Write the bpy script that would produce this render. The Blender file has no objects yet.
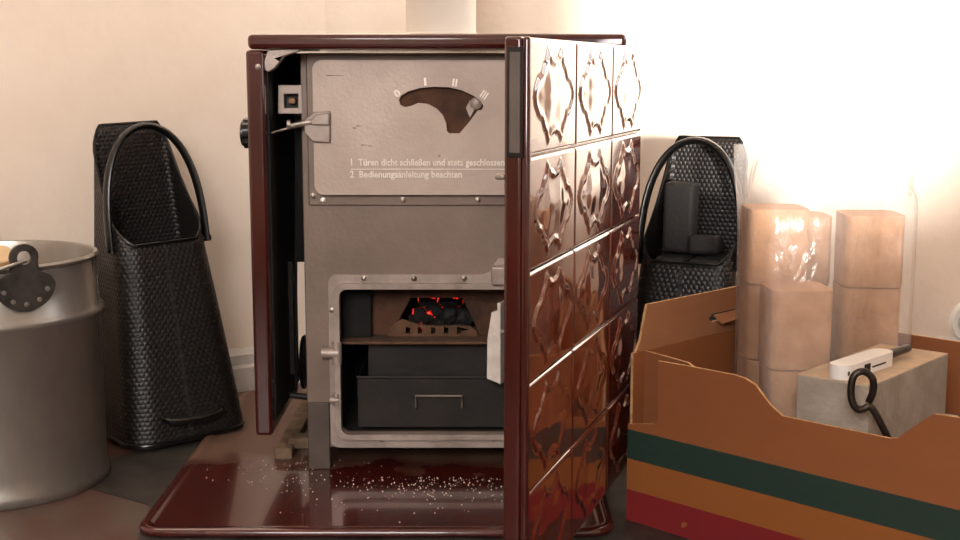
import bpy, bmesh, math, random
from mathutils import Vector, Matrix, noise
from mathutils.geometry import tessellate_polygon
random.seed(7)
S = bpy.context.scene
COL = S.collection
PI = math.pi

# ------------------------------------------------------------------ camera
FPX, TILT, CAMZ = 1300.0, math.atan(200/1300), 0.73
cd = bpy.data.cameras.new('camera'); cam = bpy.data.objects.new('camera', cd); COL.objects.link(cam)
cd.sensor_width = 36; cd.lens = FPX/960*36; cd.clip_start = 0.02
cam.location = (0, 0, CAMZ); cam.rotation_euler = (PI/2 - TILT, 0, 0)
S.camera = cam
# ------------------------------------------------------------------ view
vs = S.view_settings
vs.view_transform = 'Standard'; vs.look = 'None'; vs.gamma = 1; vs.use_curve_mapping = False
vs.exposure = 0.0
# ------------------------------------------------------------------ world / daylight
w = bpy.data.worlds.new('world'); S.world = w; w.use_nodes = True
w.node_tree.nodes['Background'].inputs[0].default_value = (0.80, 0.90, 1.0, 1)
w.node_tree.nodes['Background'].inputs[1].default_value = 1.5
def area(name, loc, rot, sx, sy, power, col):
    d = bpy.data.lights.new(name, 'AREA'); d.shape = 'RECTANGLE'; d.size = sx; d.size_y = sy
    d.energy = power; d.color = col
    o = bpy.data.objects.new(name, d); COL.objects.link(o); o.location = loc; o.rotation_euler = rot
    return o
# daylight entering by the side window and by the window behind the photographer
WIN_SIDE = (1.72, 2.86, 0.86, 2.00)       # y0 y1 z0 z1 in wall_right
WIN_FRONT = (-1.35, 0.05, 1.24, 2.34)     # x0 x1 z0 z1 in wall_front
area('daylight_side_window', (1.42, 2.29, 1.43), (0, PI/2, 0), 1.12, 1.12, 20, (1, 0.97, 0.95))
area('daylight_room_window', (-0.65, -1.78, 1.80), (PI/2-.12, 0, 0), 1.36, 1.06, 140, (1, 0.94, 0.90))

# low hazy sun through the second window behind the photographer, onto the right of the back wall
WIN_SUN = (0.36, 1.20, 0.60, 2.10)        # x0 x1 z0 z1 in wall_front
sd_ = bpy.data.lights.new('sun', 'SUN'); sd_.energy = 21; sd_.angle = math.radians(4.8); sd_.color = (1, .94, .88)
sun = bpy.data.objects.new('sun', sd_); COL.objects.link(sun)
sun.rotation_euler = Vector((-.015, 1, -.03)).to_track_quat('-Z', 'Y').to_euler()

# ------------------------------------------------------------------ pixel helpers (960x540 frame)
CT, ST = math.cos(TILT), math.sin(TILT)
def ray(px, py):
    a, b = (px-480)/FPX, (270-py)/FPX
    return Vector((a, CT + b*ST, -ST + b*CT))
EYE = Vector((0, 0, CAMZ))
def at(px, py, Y):
    d = ray(px, py); return EYE + d*(Y/d.y)
def onz(px, py, z=0.0):
    d = ray(px, py); return EYE + d*((z-CAMZ)/d.z)
def onplane(px, py, p, n):
    d = ray(px, py); return EYE + d*((p-EYE).dot(n)/d.dot(n))

# ------------------------------------------------------------------ materials
def lin(h):
    c = [int(h[i:i+2], 16)/255 for i in (0, 2, 4)]
    return tuple(x/12.92 if x <= .04045 else ((x+.055)/1.055)**2.4 for x in c) + (1,)
MAT = {}
def mat(name, col, col2=None, rough=.5, metal=0, scale=8, bump=0, bscale=60, coat=0, fac=(.35, .65), detail=4,
        emis=None, estr=0, spec=.5, stretch=None, rvar=0):
    if name in MAT: return MAT[name]
    m = bpy.data.materials.new(name); m.use_nodes = True; MAT[name] = m
    nt = m.node_tree; N = nt.nodes; L = nt.links; b = N['Principled BSDF']
    b.inputs['Base Color'].default_value = lin(col); b.inputs['Roughness'].default_value = rough
    b.inputs['Metallic'].default_value = metal; b.inputs['Coat Weight'].default_value = coat
    b.inputs['Coat Roughness'].default_value = .06
    b.inputs['Specular IOR Level'].default_value = spec
    tc = N.new('ShaderNodeTexCoord'); src = tc.outputs['Object']
    if stretch:
        mp = N.new('ShaderNodeMapping'); mp.inputs['Scale'].default_value = stretch
        L.new(src, mp.inputs[0]); src = mp.outputs[0]
    if col2:
        n = N.new('ShaderNodeTexNoise'); n.inputs['Scale'].default_value = scale; n.inputs['Detail'].default_value = detail
        n.inputs['Roughness'].default_value = .62
        r = N.new('ShaderNodeValToRGB'); e = r.color_ramp.elements
        e[0].position, e[1].position = fac; e[0].color, e[1].color = lin(col), lin(col2)
        L.new(src, n.inputs['Vector']); L.new(n.outputs['Fac'], r.inputs[0]); L.new(r.outputs[0], b.inputs['Base Color'])
        if rvar:
            mr = N.new('ShaderNodeMapRange'); mr.inputs['To Min'].default_value = rough-rvar; mr.inputs['To Max'].default_value = rough+rvar
            mr.inputs['From Min'].default_value = fac[0]; mr.inputs['From Max'].default_value = fac[1]
            L.new(n.outputs['Fac'], mr.inputs['Value']); L.new(mr.outputs[0], b.inputs['Roughness'])
    if bump:
        n2 = N.new('ShaderNodeTexNoise'); n2.inputs['Scale'].default_value = bscale; n2.inputs['Detail'].default_value = 4
        bp = N.new('ShaderNodeBump'); bp.inputs['Strength'].default_value = bump; bp.inputs['Distance'].default_value = .004
        L.new(src, n2.inputs['Vector']); L.new(n2.outputs['Fac'], bp.inputs['Height']); L.new(bp.outputs[0], b.inputs['Normal'])
    if emis:
        b.inputs['Emission Color'].default_value = lin(emis); b.inputs['Emission Strength'].default_value = estr
    return m
mat('plaster', 'e0cfbe', 'e8d9ca', rough=.9, scale=3, bump=.35, bscale=45)
mat('ceiling', 'e6e0d8', 'eee8e0', rough=.9)
mat('whitewood', 'c9c3bb', 'a99f92', rough=.5, scale=14, fac=(.5, .75))
mat('floorpaint', '542f25', '5c5048', rough=.42, scale=3.2, bump=.15, bscale=25, fac=(.4, .66), rvar=.1)
mat('sheetmetal', '55504a', '2f2a27', rough=.42, metal=.35, scale=7, bump=.08, bscale=20, fac=(.35, .65))
mat('enamel', '42140f', '35100d', rough=.16, coat=.6, scale=6)
mat('enamelplate', '4a1712', '3a110e', rough=.2, coat=.5, scale=4, bump=.04, bscale=9)
mat('tile', '6c2514', '45140b', rough=.12, coat=1, scale=7, fac=(.35, .7))
mat('castiron', 'b3a195', 'a08e82', rough=.45, metal=.2, scale=5, bump=.12, bscale=160, rvar=.06)
mat('castiron_raw', '7f6d61', '6d5c51', rough=.5, metal=.2, scale=5, bump=.15, bscale=120)
mat('castiron_dark', '2b2521', '1e1a17', rough=.6, metal=.4, scale=10, bump=.2, bscale=80)
mat('castlight', 'a3948a', '877970', rough=.42, metal=.25, scale=20, bump=.1, bscale=120)
mat('wornmetal', 'e6dcd3', 'd2c6bb', rough=.35, metal=.3, scale=50)
mat('shadediron', '5a4e46', '4a3f38', rough=.55, metal=.25, scale=9, bump=.1, bscale=90)  # darker iron; on the legs, dimmer light low down is put into the colour
mat('dust', '7a6450', '5d4b3c', rough=1, scale=30, bump=.4, bscale=150)
mat('steelbolt', 'b9ada0', '6e6258', rough=.35, metal=.8, scale=60)
mat('copper', '8a5a3c', '5b4536', rough=.4, metal=.7, scale=40)
mat('black', '0c0a09', '15110f', rough=.6, scale=20)
mat('blackgloss', '090807', rough=.3)
mat('soot', '1a1512', '0e0b0a', rough=.9, scale=12, bump=.3, bscale=60)
mat('firebrick', '5c3c2a', '3a271d', rough=.95, scale=18, bump=.4, bscale=70)
mat('ashbrick', '6b4c36', '4a3427', rough=.95, scale=25, bump=.4, bscale=90)
mat('ash', 'd2c8bb', 'b5a898', rough=1, scale=60, bump=.5, bscale=200)
mat('coal', '0f0b0a', '070505', rough=.75, scale=20, bump=.5, bscale=60)
mat('zinc', 'aaa59e', '938d85', rough=.34, metal=.75, scale=7, bump=.05, bscale=10, rvar=.08, stretch=(1, 1, .4))
mat('zincdark', '5b5854', '43403d', rough=.45, metal=.8, scale=30, bump=.15, bscale=80)
mat('wire', '8d8982', rough=.3, metal=.9)
mat('wood', 'cdb08c', 'bb9b75', rough=.7, scale=8, stretch=(1, 1, 8))
mat('sawdust', 'c7a680', 'a98760', rough=1, scale=40, bump=.6, bscale=150)
mat('cardboard', '7c4825', '734222', rough=.85, scale=5, stretch=(1, 1, 2), bump=.06, bscale=40)
mat('cardboard_in', '97643f', '8c5b38', rough=.9, scale=5, stretch=(1, 1, 2), bump=.06, bscale=40)
mat('cardedge', 'c79a6c', 'a87a4f', rough=.95, scale=80)
mat('concrete', 'a69a8c', '897d70', rough=.95, scale=16, bump=.5, bscale=120, fac=(.3, .7))
mat('concretedust', 'bfa283', 'a8937c', rough=1, scale=22, bump=.5, bscale=120)
mat('briquette', 'c29570', 'ad805b', rough=.95, scale=26, bump=.6, bscale=150)
mat('coalbriq', '17110e', '0e0a09', rough=.8, scale=20, bump=.3, bscale=90)
mat('whiteplastic', 'e6e1da', rough=.3)
mat('flue', 'd8cec2', 'cfc3b5', rough=.5, scale=4, bump=.1, bscale=20)
mat('pokersteel', '4a4039', '332c28', rough=.4, metal=.8, scale=40)
mat('cablewhite', 'd5d0c8', rough=.5)

def scale_mat():
    """black sheet pressed with a scale pattern (relief only)"""
    m = bpy.data.materials.new('scuttle_black'); m.use_nodes = True; MAT['scuttle'] = m
    nt = m.node_tree; N = nt.nodes; L = nt.links; b = N['Principled BSDF']
    b.inputs['Base Color'].default_value = lin('150f0c'); b.inputs['Roughness'].default_value = .47
    uv = N.new('ShaderNodeUVMap')
    br = N.new('ShaderNodeTexVoronoi'); br.feature = 'F1'; br.inputs['Scale'].default_value = 1.0; br.inputs['Randomness'].default_value = 0.0
    sep = N.new('ShaderNodeSeparateXYZ'); L.new(uv.outputs[0], sep.inputs[0])
    # staggered rows: shift x by half a cell every other row
    fl = N.new('ShaderNodeMath'); fl.operation = 'FLOOR'; L.new(sep.outputs[1], fl.inputs[0])
    hm = N.new('ShaderNodeMath'); hm.operation = 'MULTIPLY'; hm.inputs[1].default_value = .5; L.new(fl.outputs[0], hm.inputs[0])
    ad = N.new('ShaderNodeMath'); ad.operation = 'ADD'; L.new(sep.outputs[0], ad.inputs[0]); L.new(hm.outputs[0], ad.inputs[1])
    fx = N.new('ShaderNodeMath'); fx.operation = 'FRACT'; L.new(ad.outputs[0], fx.inputs[0])
    fy = N.new('ShaderNodeMath'); fy.operation = 'FRACT'; L.new(sep.outputs[1], fy.inputs[0])
    def par(src):   # 1-(2t-1)^2
        a = N.new('ShaderNodeMath'); a.operation = 'MULTIPLY_ADD'; a.inputs[1].default_value = 2; a.inputs[2].default_value = -1
        L.new(src, a.inputs[0])
        p = N.new('ShaderNodeMath'); p.operation = 'MULTIPLY'; L.new(a.outputs[0], p.inputs[0]); L.new(a.outputs[0], p.inputs[1])
        q = N.new('ShaderNodeMath'); q.operation = 'SUBTRACT'; q.inputs[0].default_value = 1; L.new(p.outputs[0], q.inputs[1])
        return q.outputs[0]
    mu = N.new('ShaderNodeMath'); mu.operation = 'MULTIPLY'; L.new(par(fx.outputs[0]), mu.inputs[0]); L.new(par(fy.outputs[0]), mu.inputs[1])
    bp = N.new('ShaderNodeBump'); bp.inputs['Strength'].default_value = .35; bp.inputs['Distance'].default_value = .003
    L.new(mu.outputs[0], bp.inputs['Height']); L.new(bp.outputs[0], b.inputs['Normal'])
scale_mat()

def bag_mat():
    m = bpy.data.materials.new('clear_film'); m.use_nodes = True; MAT['bag'] = m
    nt = m.node_tree; N = nt.nodes; L = nt.links; N.remove(N['Principled BSDF'])
    out = N['Material Output']
    tr = N.new('ShaderNodeBsdfTransparent'); gl = N.new('ShaderNodeBsdfGlossy'); gl.inputs['Roughness'].default_value = .22
    tl = N.new('ShaderNodeBsdfTranslucent'); tl.inputs[0].default_value = (.9, .88, .85, 1)
    df = N.new('ShaderNodeBsdfDiffuse'); df.inputs[0].default_value = (.9, .88, .85, 1)
    m1 = N.new('ShaderNodeMixShader'); m1.inputs[0].default_value = .5; L.new(tl.outputs[0], m1.inputs[1]); L.new(df.outputs[0], m1.inputs[2])
    fr = N.new('ShaderNodeFresnel'); fr.inputs[0].default_value = 1.13
    m2 = N.new('ShaderNodeMixShader'); m2.inputs[0].default_value = .22; L.new(tr.outputs[0], m2.inputs[1]); L.new(m1.outputs[0], m2.inputs[2])
    tc = N.new('ShaderNodeTexCoord'); mp = N.new('ShaderNodeMapping'); mp.inputs['Scale'].default_value = (1, 1, .45); L.new(tc.outputs['Object'], mp.inputs[0])
    nz = N.new('ShaderNodeTexNoise'); nz.inputs['Scale'].default_value = 26; nz.inputs['Detail'].default_value = 3; nz.inputs['Distortion'].default_value = 1.2; L.new(mp.outputs[0], nz.inputs[0])
    bp = N.new('ShaderNodeBump'); bp.inputs['Strength'].default_value = .65; bp.inputs['Distance'].default_value = .010; L.new(nz.outputs[0], bp.inputs['Height'])
    L.new(bp.outputs[0], gl.inputs['Normal']); L.new(bp.outputs[0], df.inputs['Normal'])
    fm_ = N.new('ShaderNodeMath'); fm_.operation = 'MULTIPLY_ADD'; fm_.inputs[1].default_value = .35; fm_.inputs[2].default_value = .05; L.new(fr.outputs[0], fm_.inputs[0])
    m3 = N.new('ShaderNodeMixShader'); L.new(fm_.outputs[0], m3.inputs[0]); L.new(m2.outputs[0], m3.inputs[1]); L.new(gl.outputs[0], m3.inputs[2])
    L.new(m3.outputs[0], out.inputs[0])
bag_mat()
def glass_mat():
    m = bpy.data.materials.new('window_glass'); m.use_nodes = True; MAT['glass'] = m
    nt = m.node_tree; N = nt.nodes; L = nt.links; N.remove(N['Principled BSDF'])
    tr = N.new('ShaderNodeBsdfTransparent'); gl = N.new('ShaderNodeBsdfGlossy'); gl.inputs['Roughness'].default_value = .02
    fr = N.new('ShaderNodeFresnel'); mx = N.new('ShaderNodeMixShader')
    L.new(fr.outputs[0], mx.inputs[0]); L.new(tr.outputs[0], mx.inputs[1]); L.new(gl.outputs[0], mx.inputs[2])
    L.new(mx.outputs[0], N['Material Output'].inputs[0])
glass_mat()
def stripe_mat():
    """printed bands on the cardboard, by height above the box floor"""
    m = mat('cardprint', '874e26', '804a25', rough=.7, scale=5, stretch=(1, 1, 2), bump=.06, bscale=40)
    nt = m.node_tree; N = nt.nodes; L = nt.links; b = N['Principled BSDF']
    old = b.inputs['Base Color'].links[0].from_socket
    tc = N.new('ShaderNodeTexCoord'); sp = N.new('ShaderNodeSeparateXYZ'); L.new(tc.outputs['Object'], sp.inputs[0])
    mr = N.new('ShaderNodeMapRange'); mr.inputs['From Max'].default_value = .30; L.new(sp.outputs[2], mr.inputs[0])
    r = N.new('ShaderNodeValToRGB'); r.color_ramp.interpolation = 'CONSTANT'; e = r.color_ramp.elements
    e[0].position = 0; e[0].color = lin('751014')
    e[1].position = .052/.30; e[1].color = lin('8a4f1c')
    g = e.new(.104/.30); g.color = lin('182f26')
    k = N.new('ShaderNodeMath'); k.operation = 'GREATER_THAN'; k.inputs[1].default_value = .153; L.new(sp.outputs[2], k.inputs[0])
    nz = N.new('ShaderNodeTexNoise'); nz.inputs['Scale'].default_value = 14; nz.inputs['Detail'].default_value = 5; L.new(tc.outputs['Object'], nz.inputs[0])
    th = N.new('ShaderNodeMath'); th.operation = 'GREATER_THAN'; th.inputs[1].default_value = .735; L.new(nz.outputs[0], th.inputs[0])
    mxm = N.new('ShaderNodeMath'); mxm.operation = 'MAXIMUM'; L.new(k.outputs[0], mxm.inputs[0]); L.new(th.outputs[0], mxm.inputs[1])
    mix = N.new('ShaderNodeMix'); mix.data_type = 'RGBA'
    L.new(mxm.outputs[0], mix.inputs[0]); L.new(r.outputs[0], mix.inputs[6]); L.new(old, mix.inputs[7])
    L.new(mr.outputs[0], r.inputs[0]); L.new(mix.outputs[2], b.inputs['Base Color'])
stripe_mat()
def ember_mat():
    """coal that glows in its cracks: only the burning spots emit"""
    m = mat('ember', '0f0b0a', '070505', rough=.9, scale=20, bump=.5, bscale=60)
    nt = m.node_tree; N = nt.nodes; L = nt.links; b = N['Principled BSDF']
    tc = N.new('ShaderNodeTexCoord'); n = N.new('ShaderNodeTexNoise'); n.inputs['Scale'].default_value = 55; n.inputs['Detail'].default_value = 3
    L.new(tc.outputs['Object'], n.inputs[0])
    r = N.new('ShaderNodeValToRGB'); e = r.color_ramp.elements; e[0].position = .60; e[0].color = (0, 0, 0, 1)
    e[1].position = .74; e[1].color = (1, .12, .04, 1); k = e.new(.64); k.color = (.6, .012, .006, 1)
    L.new(n.outputs[0], r.inputs[0]); L.new(r.outputs[0], b.inputs['Emission Color']); b.inputs['Emission Strength'].default_value = 1.6
ember_mat()

# ------------------------------------------------------------------ mesh helpers
class MB:
    def __init__(s): s.v = []; s.f = []; s.mi = []
    def add(s, vs, fs, mi=0):
        o = len(s.v); s.v += [Vector(v) for v in vs]; s.f += [[i+o for i in f] for f in fs]; s.mi += [mi]*len(fs); return s
    def box(s, a, b, mi=0):
        x0, y0, z0 = a; x1, y1, z1 = b
        x0, x1 = sorted((x0, x1)); y0, y1 = sorted((y0, y1)); z0, z1 = sorted((z0, z1))
        return s.add([(x0,y0,z0),(x1,y0,z0),(x1,y1,z0),(x0,y1,z0),(x0,y0,z1),(x1,y0,z1),(x1,y1,z1),(x0,y1,z1)],
                     [(0,3,2,1),(4,5,6,7),(0,1,5,4),(1,2,6,5),(2,3,7,6),(3,0,4,7)], mi)
    def prism(s, outer, holes, org, eu, ev, depth, mi=0, mside=None):
        """polygon (u,v) with holes, on org+u*eu+v*ev, extruded by vector depth"""
        eu, ev, depth, org = Vector(eu), Vector(ev), Vector(depth), Vector(org)
        loops = [list(outer)] + [list(h) for h in holes]
        flat = [p for l in loops for p in l]
        tris = tessellate_polygon([[Vector((p[0], p[1], 0)) for p in l] for l in loops])
        n = len(flat); A = [org+eu*p[0]+ev*p[1] for p in flat]; B = [p+depth for p in A]
        flip = eu.cross(ev).dot(depth) < 0
        def area2(t): a, b, c = [flat[i] for i in t]; return (b[0]-a[0])*(c[1]-a[1])-(b[1]-a[1])*(c[0]-a[0])
        T = [t if area2(t) > 0 else (t[0], t[2], t[1]) for t in tris if abs(area2(t)) > 1e-14]
        fs = []
        for t in T:
            top = (t[0]+n, t[1]+n, t[2]+n); bot = (t[0], t[2], t[1])
            if flip: top, bot = top[::-1], bot[::-1]
            fs += [top, bot]
        ss = []; k = 0
        for li, l in enumerate(loops):
            m = len(l)
            ar = sum(l[i][0]*l[(i+1)%m][1]-l[(i+1)%m][0]*l[i][1] for i in range(m))
            rev = (ar < 0) ^ (li > 0) ^ flip
            for i in range(m):
                a, b = k+i, k+(i+1) % m
                q = (a, b, b+n, a+n); ss.append(q[::-1] if rev else q)
            k += m
        o = len(s.v); s.v += A+B
        s.f += [[i+o for i in f] for f in fs]; s.mi += [mi]*len(fs)
        s.f += [[i+o for i in f] for f in ss]; s.mi += [mi if mside is None else mside]*len(ss)
        return s
    def tube(s, pts, r, n=10, closed=False, mi=0, flat=None):
        pts = [Vector(p) for p in pts]; m = len(pts); rings = []
        prev = None
        for i, p in enumerate(pts):
            if closed: t = (pts[(i+1) % m]-pts[i-1]).normalized()
            else: t = (pts[min(i+1, m-1)]-pts[max(i-1, 0)]).normalized()
            if prev is None:
                ref = Vector((0, 0, 1)) if abs(t.z) < .9 else Vector((1, 0, 0))
                a = t.cross(ref).normalized()
            else: a = (prev - t*prev.dot(t)).normalized()
            prev = a; b = t.cross(a)
            rr = r[i] if isinstance(r, (list, tuple)) else r
            fl = flat or 1
            rings.append([p + a*math.cos(2*PI*k/n)*rr + b*math.sin(2*PI*k/n)*rr*fl for k in range(n)])
        vs = [v for R in rings for v in R]; fs = []
        for i in range(m if closed else m-1):
            j = (i+1) % m
            for k in range(n): fs.append((i*n+k, i*n+(k+1) % n, j*n+(k+1) % n, j*n+k))
        if not closed: fs += [tuple(range(n))[::-1], tuple(range((m-1)*n, m*n))]
        return s.add(vs, fs, mi)
    def lathe(s, prof, c, n=32, axis='z', mi=0, cap=True):
        c = Vector(c); vs = []
        for r, h in prof:
            for k in range(n):
                a = 2*PI*k/n; u, v = r*math.cos(a), r*math.sin(a)
                vs.append(c + {'z': Vector((u, v, h)), 'y': Vector((v, h, u)), 'x': Vector((h, u, v))}[axis])
        fs = []
        for i in range(len(prof)-1):
            for k in range(n): fs.append((i*n+k, i*n+(k+1) % n, (i+1)*n+(k+1) % n, (i+1)*n+k))
        if cap:
            if prof[0][0] > 1e-5: fs.append(tuple(range(n))[::-1])
            if prof[-1][0] > 1e-5: fs.append(tuple(range((len(prof)-1)*n, len(prof)*n)))
        return s.add(vs, fs, mi)
def rrect(x0, z0, x1, z1, r, n=5):
    out = []
    for cx, cz, a0 in ((x1-r, z1-r, 0), (x0+r, z1-r, 90), (x0+r, z0+r, 180), (x1-r, z0+r, 270)):
        for k in range(n+1):
            a = math.radians(a0+90*k/n); out.append((cx+r*math.cos(a), cz+r*math.sin(a)))
    return out

def chain(o):
    M = Matrix.Identity(4)
    while o: M = o.matrix_basis @ M; o = o.parent
    return M
def build(name, mb, mats, parent=None, local=False, base=None, bevel=0, seg=2, smooth=35, sub=0, uv=None, recalc=True):
    """one mesh object; coordinates are world unless local (then in the parent's frame)"""
    me = bpy.data.meshes.new(name)
    vs = [v.copy() for v in mb.v]
    if parent and not local:
        I = chain(parent).inverted(); vs = [I @ v for v in vs]
    loc = Vector((0, 0, 0))
    if base is not None: loc = Vector(base); vs = [v-loc for v in vs]
    me.from_pydata(vs, [], mb.f); me.polygons.foreach_set('material_index', mb.mi)
    if not isinstance(mats, (list, tuple)): mats = [mats]
    for m in mats: me.materials.append(MAT[m])
    if recalc:
        bm = bmesh.new(); bm.from_mesh(me); bmesh.ops.remove_doubles(bm, verts=bm.verts, dist=1e-6)
        bmesh.ops.recalc_face_normals(bm, faces=bm.faces); bm.to_mesh(me); bm.free()
    if uv:
        lay = me.uv_layers.new(name='UVMap')
        for p in me.polygons:
            for li in p.loop_indices: lay.data[li].uv = uv[me.loops[li].vertex_index]
    if smooth:
        me.shade_smooth(); me.set_sharp_from_angle(angle=math.radians(smooth))
    o = bpy.data.objects.new(name, me); COL.objects.link(o)
    o.location = loc
    if parent: o.parent = parent
    if bevel:
        b = o.modifiers.new('bevel', 'BEVEL'); b.width = bevel; b.segments = seg; b.limit_method = 'ANGLE'; b.angle_limit = math.radians(40)
    if sub:
        b = o.modifiers.new('sub', 'SUBSURF'); b.levels = sub; b.render_levels = sub
    return o
def tag(o, label, cat, group=None):
    o['label'] = label; o['category'] = cat
    if group: o['group'] = group
    return o
def root(name, label, cat, loc=(0, 0, 0), rotz=0, group=None):
    o = bpy.data.objects.new(name, None); COL.objects.link(o); o.empty_display_size = .05
    o.location = loc; o.rotation_euler = (0, 0, rotz); return tag(o, label, cat, group)
def struct(o): o['kind'] = 'structure'; return o
def inst(name, src, parent, loc=(0, 0, 0), rot=(0, 0, 0)):
    o = bpy.data.objects.new(name, src.data); COL.objects.link(o); o.parent = parent; o.location = loc; o.rotation_euler = rot
    for md in src.modifiers:
        if md.type == 'BEVEL':
            b = o.modifiers.new('bevel', 'BEVEL'); b.width = md.width; b.segments = md.segments; b.limit_method = 'ANGLE'; b.angle_limit = md.angle_limit
    return o
def text_mb(body, width, height=None, thick=.002):
    """raised lettering: (mesh builder in local x,z; facing -y), scaled to width"""
    cu = bpy.data.curves.new('txt', 'FONT'); cu.body = body; cu.size = 1; cu.extrude = .05; cu.offset = .02; cu.resolution_u = 2
    o = bpy.data.objects.new('txt', cu); COL.objects.link(o)
    dg = bpy.context.evaluated_depsgraph_get(); me = bpy.data.meshes.new_from_object(o.evaluated_get(dg))
    xs = [v.co.x for v in me.vertices]; x0, x1 = min(xs), max(xs); k = width/(x1-x0)
    kz = k if height is None else height/.70
    mb = MB(); mb.add([((v.co.x-x0)*k, -(v.co.z+.05)/.1*thick, v.co.y*kz) for v in me.vertices], [tuple(p.vertices) for p in me.polygons])
    bpy.data.objects.remove(o); bpy.data.curves.remove(cu); bpy.data.meshes.remove(me)
    return mb

# ================================================================== SETTING
YB = 3.06
c0 = onz(240, 390); WL_DIR = Vector((.82, .572, 0)).normalized(); WL_N = Vector((WL_DIR.y, -WL_DIR.x, 0))
corner = c0 + WL_DIR*((YB-c0.y)/WL_DIR.y); corner.z = 0
far = c0 + WL_DIR*((-2.0-c0.x)/WL_DIR.x); far.z = 0
XR, YF, XL, ZC, TH = 1.25, -1.6, -2.0, 2.5, .12
UP = Vector((0, 0, 1))
struct(build('floor', MB().box((XL-.3, YF-.3, -.08), (XR+.3, YB+.3, 0)), 'floorpaint', smooth=0))
struct(build('ceiling', MB().box((XL-.3, YF-.3, ZC), (XR+.3, YB+.3, ZC+.08)), 'ceiling', smooth=0))
struct(build('wall_back', MB().box((corner.x-.1, YB, 0), (XR+.15, YB+TH, ZC)), 'plaster', smooth=0))
wl = far - corner
struct(build('wall_left', MB().prism([(-.1, 0), (wl.length+.1, 0), (wl.length+.1, ZC), (-.1, ZC)], [], corner, wl.normalized(), UP, -WL_N*TH), 'plaster', smooth=0))
struct(build('wall_side', MB().box((XL-TH, YF-.1, 0), (XL, far.y+.1, ZC)), 'plaster', smooth=0))
y0, y1, z0, z1 = WIN_SIDE
struct(build('wall_right', MB().prism([(YF-.1, 0), (YB+.1, 0), (YB+.1, ZC), (YF-.1, ZC)], [[(y0, z0), (y1, z0), (y1, z1), (y0, z1)]], (XR, 0, 0), (0, 1, 0), UP, (.15, 0, 0)), 'plaster', smooth=0))
x0, x1, q0, q1 = WIN_FRONT
struct(build('wall_front', MB().prism([(XL-.1, 0), (XR+.1, 0), (XR+.1, ZC), (XL-.1, ZC)], [[(x0, q0), (x1, q0), (x1, q1), (x0, q1)], [(WIN_SUN[0], WIN_SUN[2]), (WIN_SUN[1], WIN_SUN[2]), (WIN_SUN[1], WIN_SUN[3]), (WIN_SUN[0], WIN_SUN[3])]], (0, YF, 0), (1, 0, 0), UP, (0, -.15, 0)), 'plaster', smooth=0))
def window(name, loops_org, eu, dn, a, b):
    """casement with a middle mullion: frame, two panes, sill"""
    (u0, u1), (v0, v1) = a, b; um = (u0+u1)/2; fw = .05
    fr = MB().prism([(u0, v0), (u1, v0), (u1, v1), (u0, v1)], [[(u0+fw, v0+fw), (um-fw/2, v0+fw), (um-fw/2, v1-fw), (u0+fw, v1-fw)], [(um+fw/2, v0+fw), (u1-fw, v0+fw), (u1-fw, v1-fw), (um+fw/2, v1-fw)]],
                    Vector(loops_org)+Vector(dn)*.05, eu, UP, Vector(dn)*.05)
    o = struct(build(name, fr, 'whitewood', smooth=0))
    for p, q in ((u0+fw, um-fw/2), (um+fw/2, u1-fw)):
        build('pane', MB().prism([(p, v0+fw), (q, v0+fw), (q, v1-fw), (p, v1-fw)], [], Vector(loops_org)+Vector(dn)*.073, eu, UP, Vector(dn)*.004), 'glass', parent=o, smooth=0)
    build('window_sill', MB().prism([(u0-.04, v0-.025), (u1+.04, v0-.025), (u1+.04, v0-.001), (u0-.04, v0-.001)], [], Vector(loops_org)-Vector(dn)*.05, eu, UP, Vector(dn)*.049), 'whitewood', parent=o, smooth=0)
    return o
window('window_1', (XR, 0, 0), (0, 1, 0), (1, 0, 0), (y0, y1), (z0, z1))
window('window_2', (0, YF, 0), (1, 0, 0), (0, -1, 0), (x0, x1), (q0, q1))
window('window_3', (0, YF, 0), (1, 0, 0), (0, -1, 0), WIN_SUN[:2], WIN_SUN[2:])
def baseboard(name, p, d, n, length):
    prof = [(0, 0), (.018, 0), (.018, .055), (.014, .062), (.014, .085), (.006, .097), (0, .10)]
    m = MB().prism(prof, [], p, n, UP, d*length)
    return struct(build(name, m, 'whitewood', smooth=0))
baseboard('baseboard_left', corner + WL_N*.001, wl.normalized(), WL_N, wl.length)
baseboard('baseboard_back', Vector((corner.x+.02, YB-.001, 0)), Vector((1, 0, 0)), Vector((0, -1, 0)), XR-corner.x-.021)

# ================================================================== THINGS
# sheet of metal on the floor
sh = [onz(58, 480), onz(150, 506), onz(130, 560), Vector((.5, 1.62, 0)), Vector((.98, 1.62, 0)), Vector((.98, 2.82, 0)), Vector((-.46, 2.84, 0))]
tag(build('floor_sheet', MB().prism([(p.x, p.y) for p in sh], [], (0, 0, .0005), (1, 0, 0), (0, 1, 0), (0, 0, .0015)), 'sheetmetal', base=(0, 2.2, 0), smooth=0),
    'grey metal floor protection sheet under the brown hearth plate', 'floor sheet')

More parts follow.
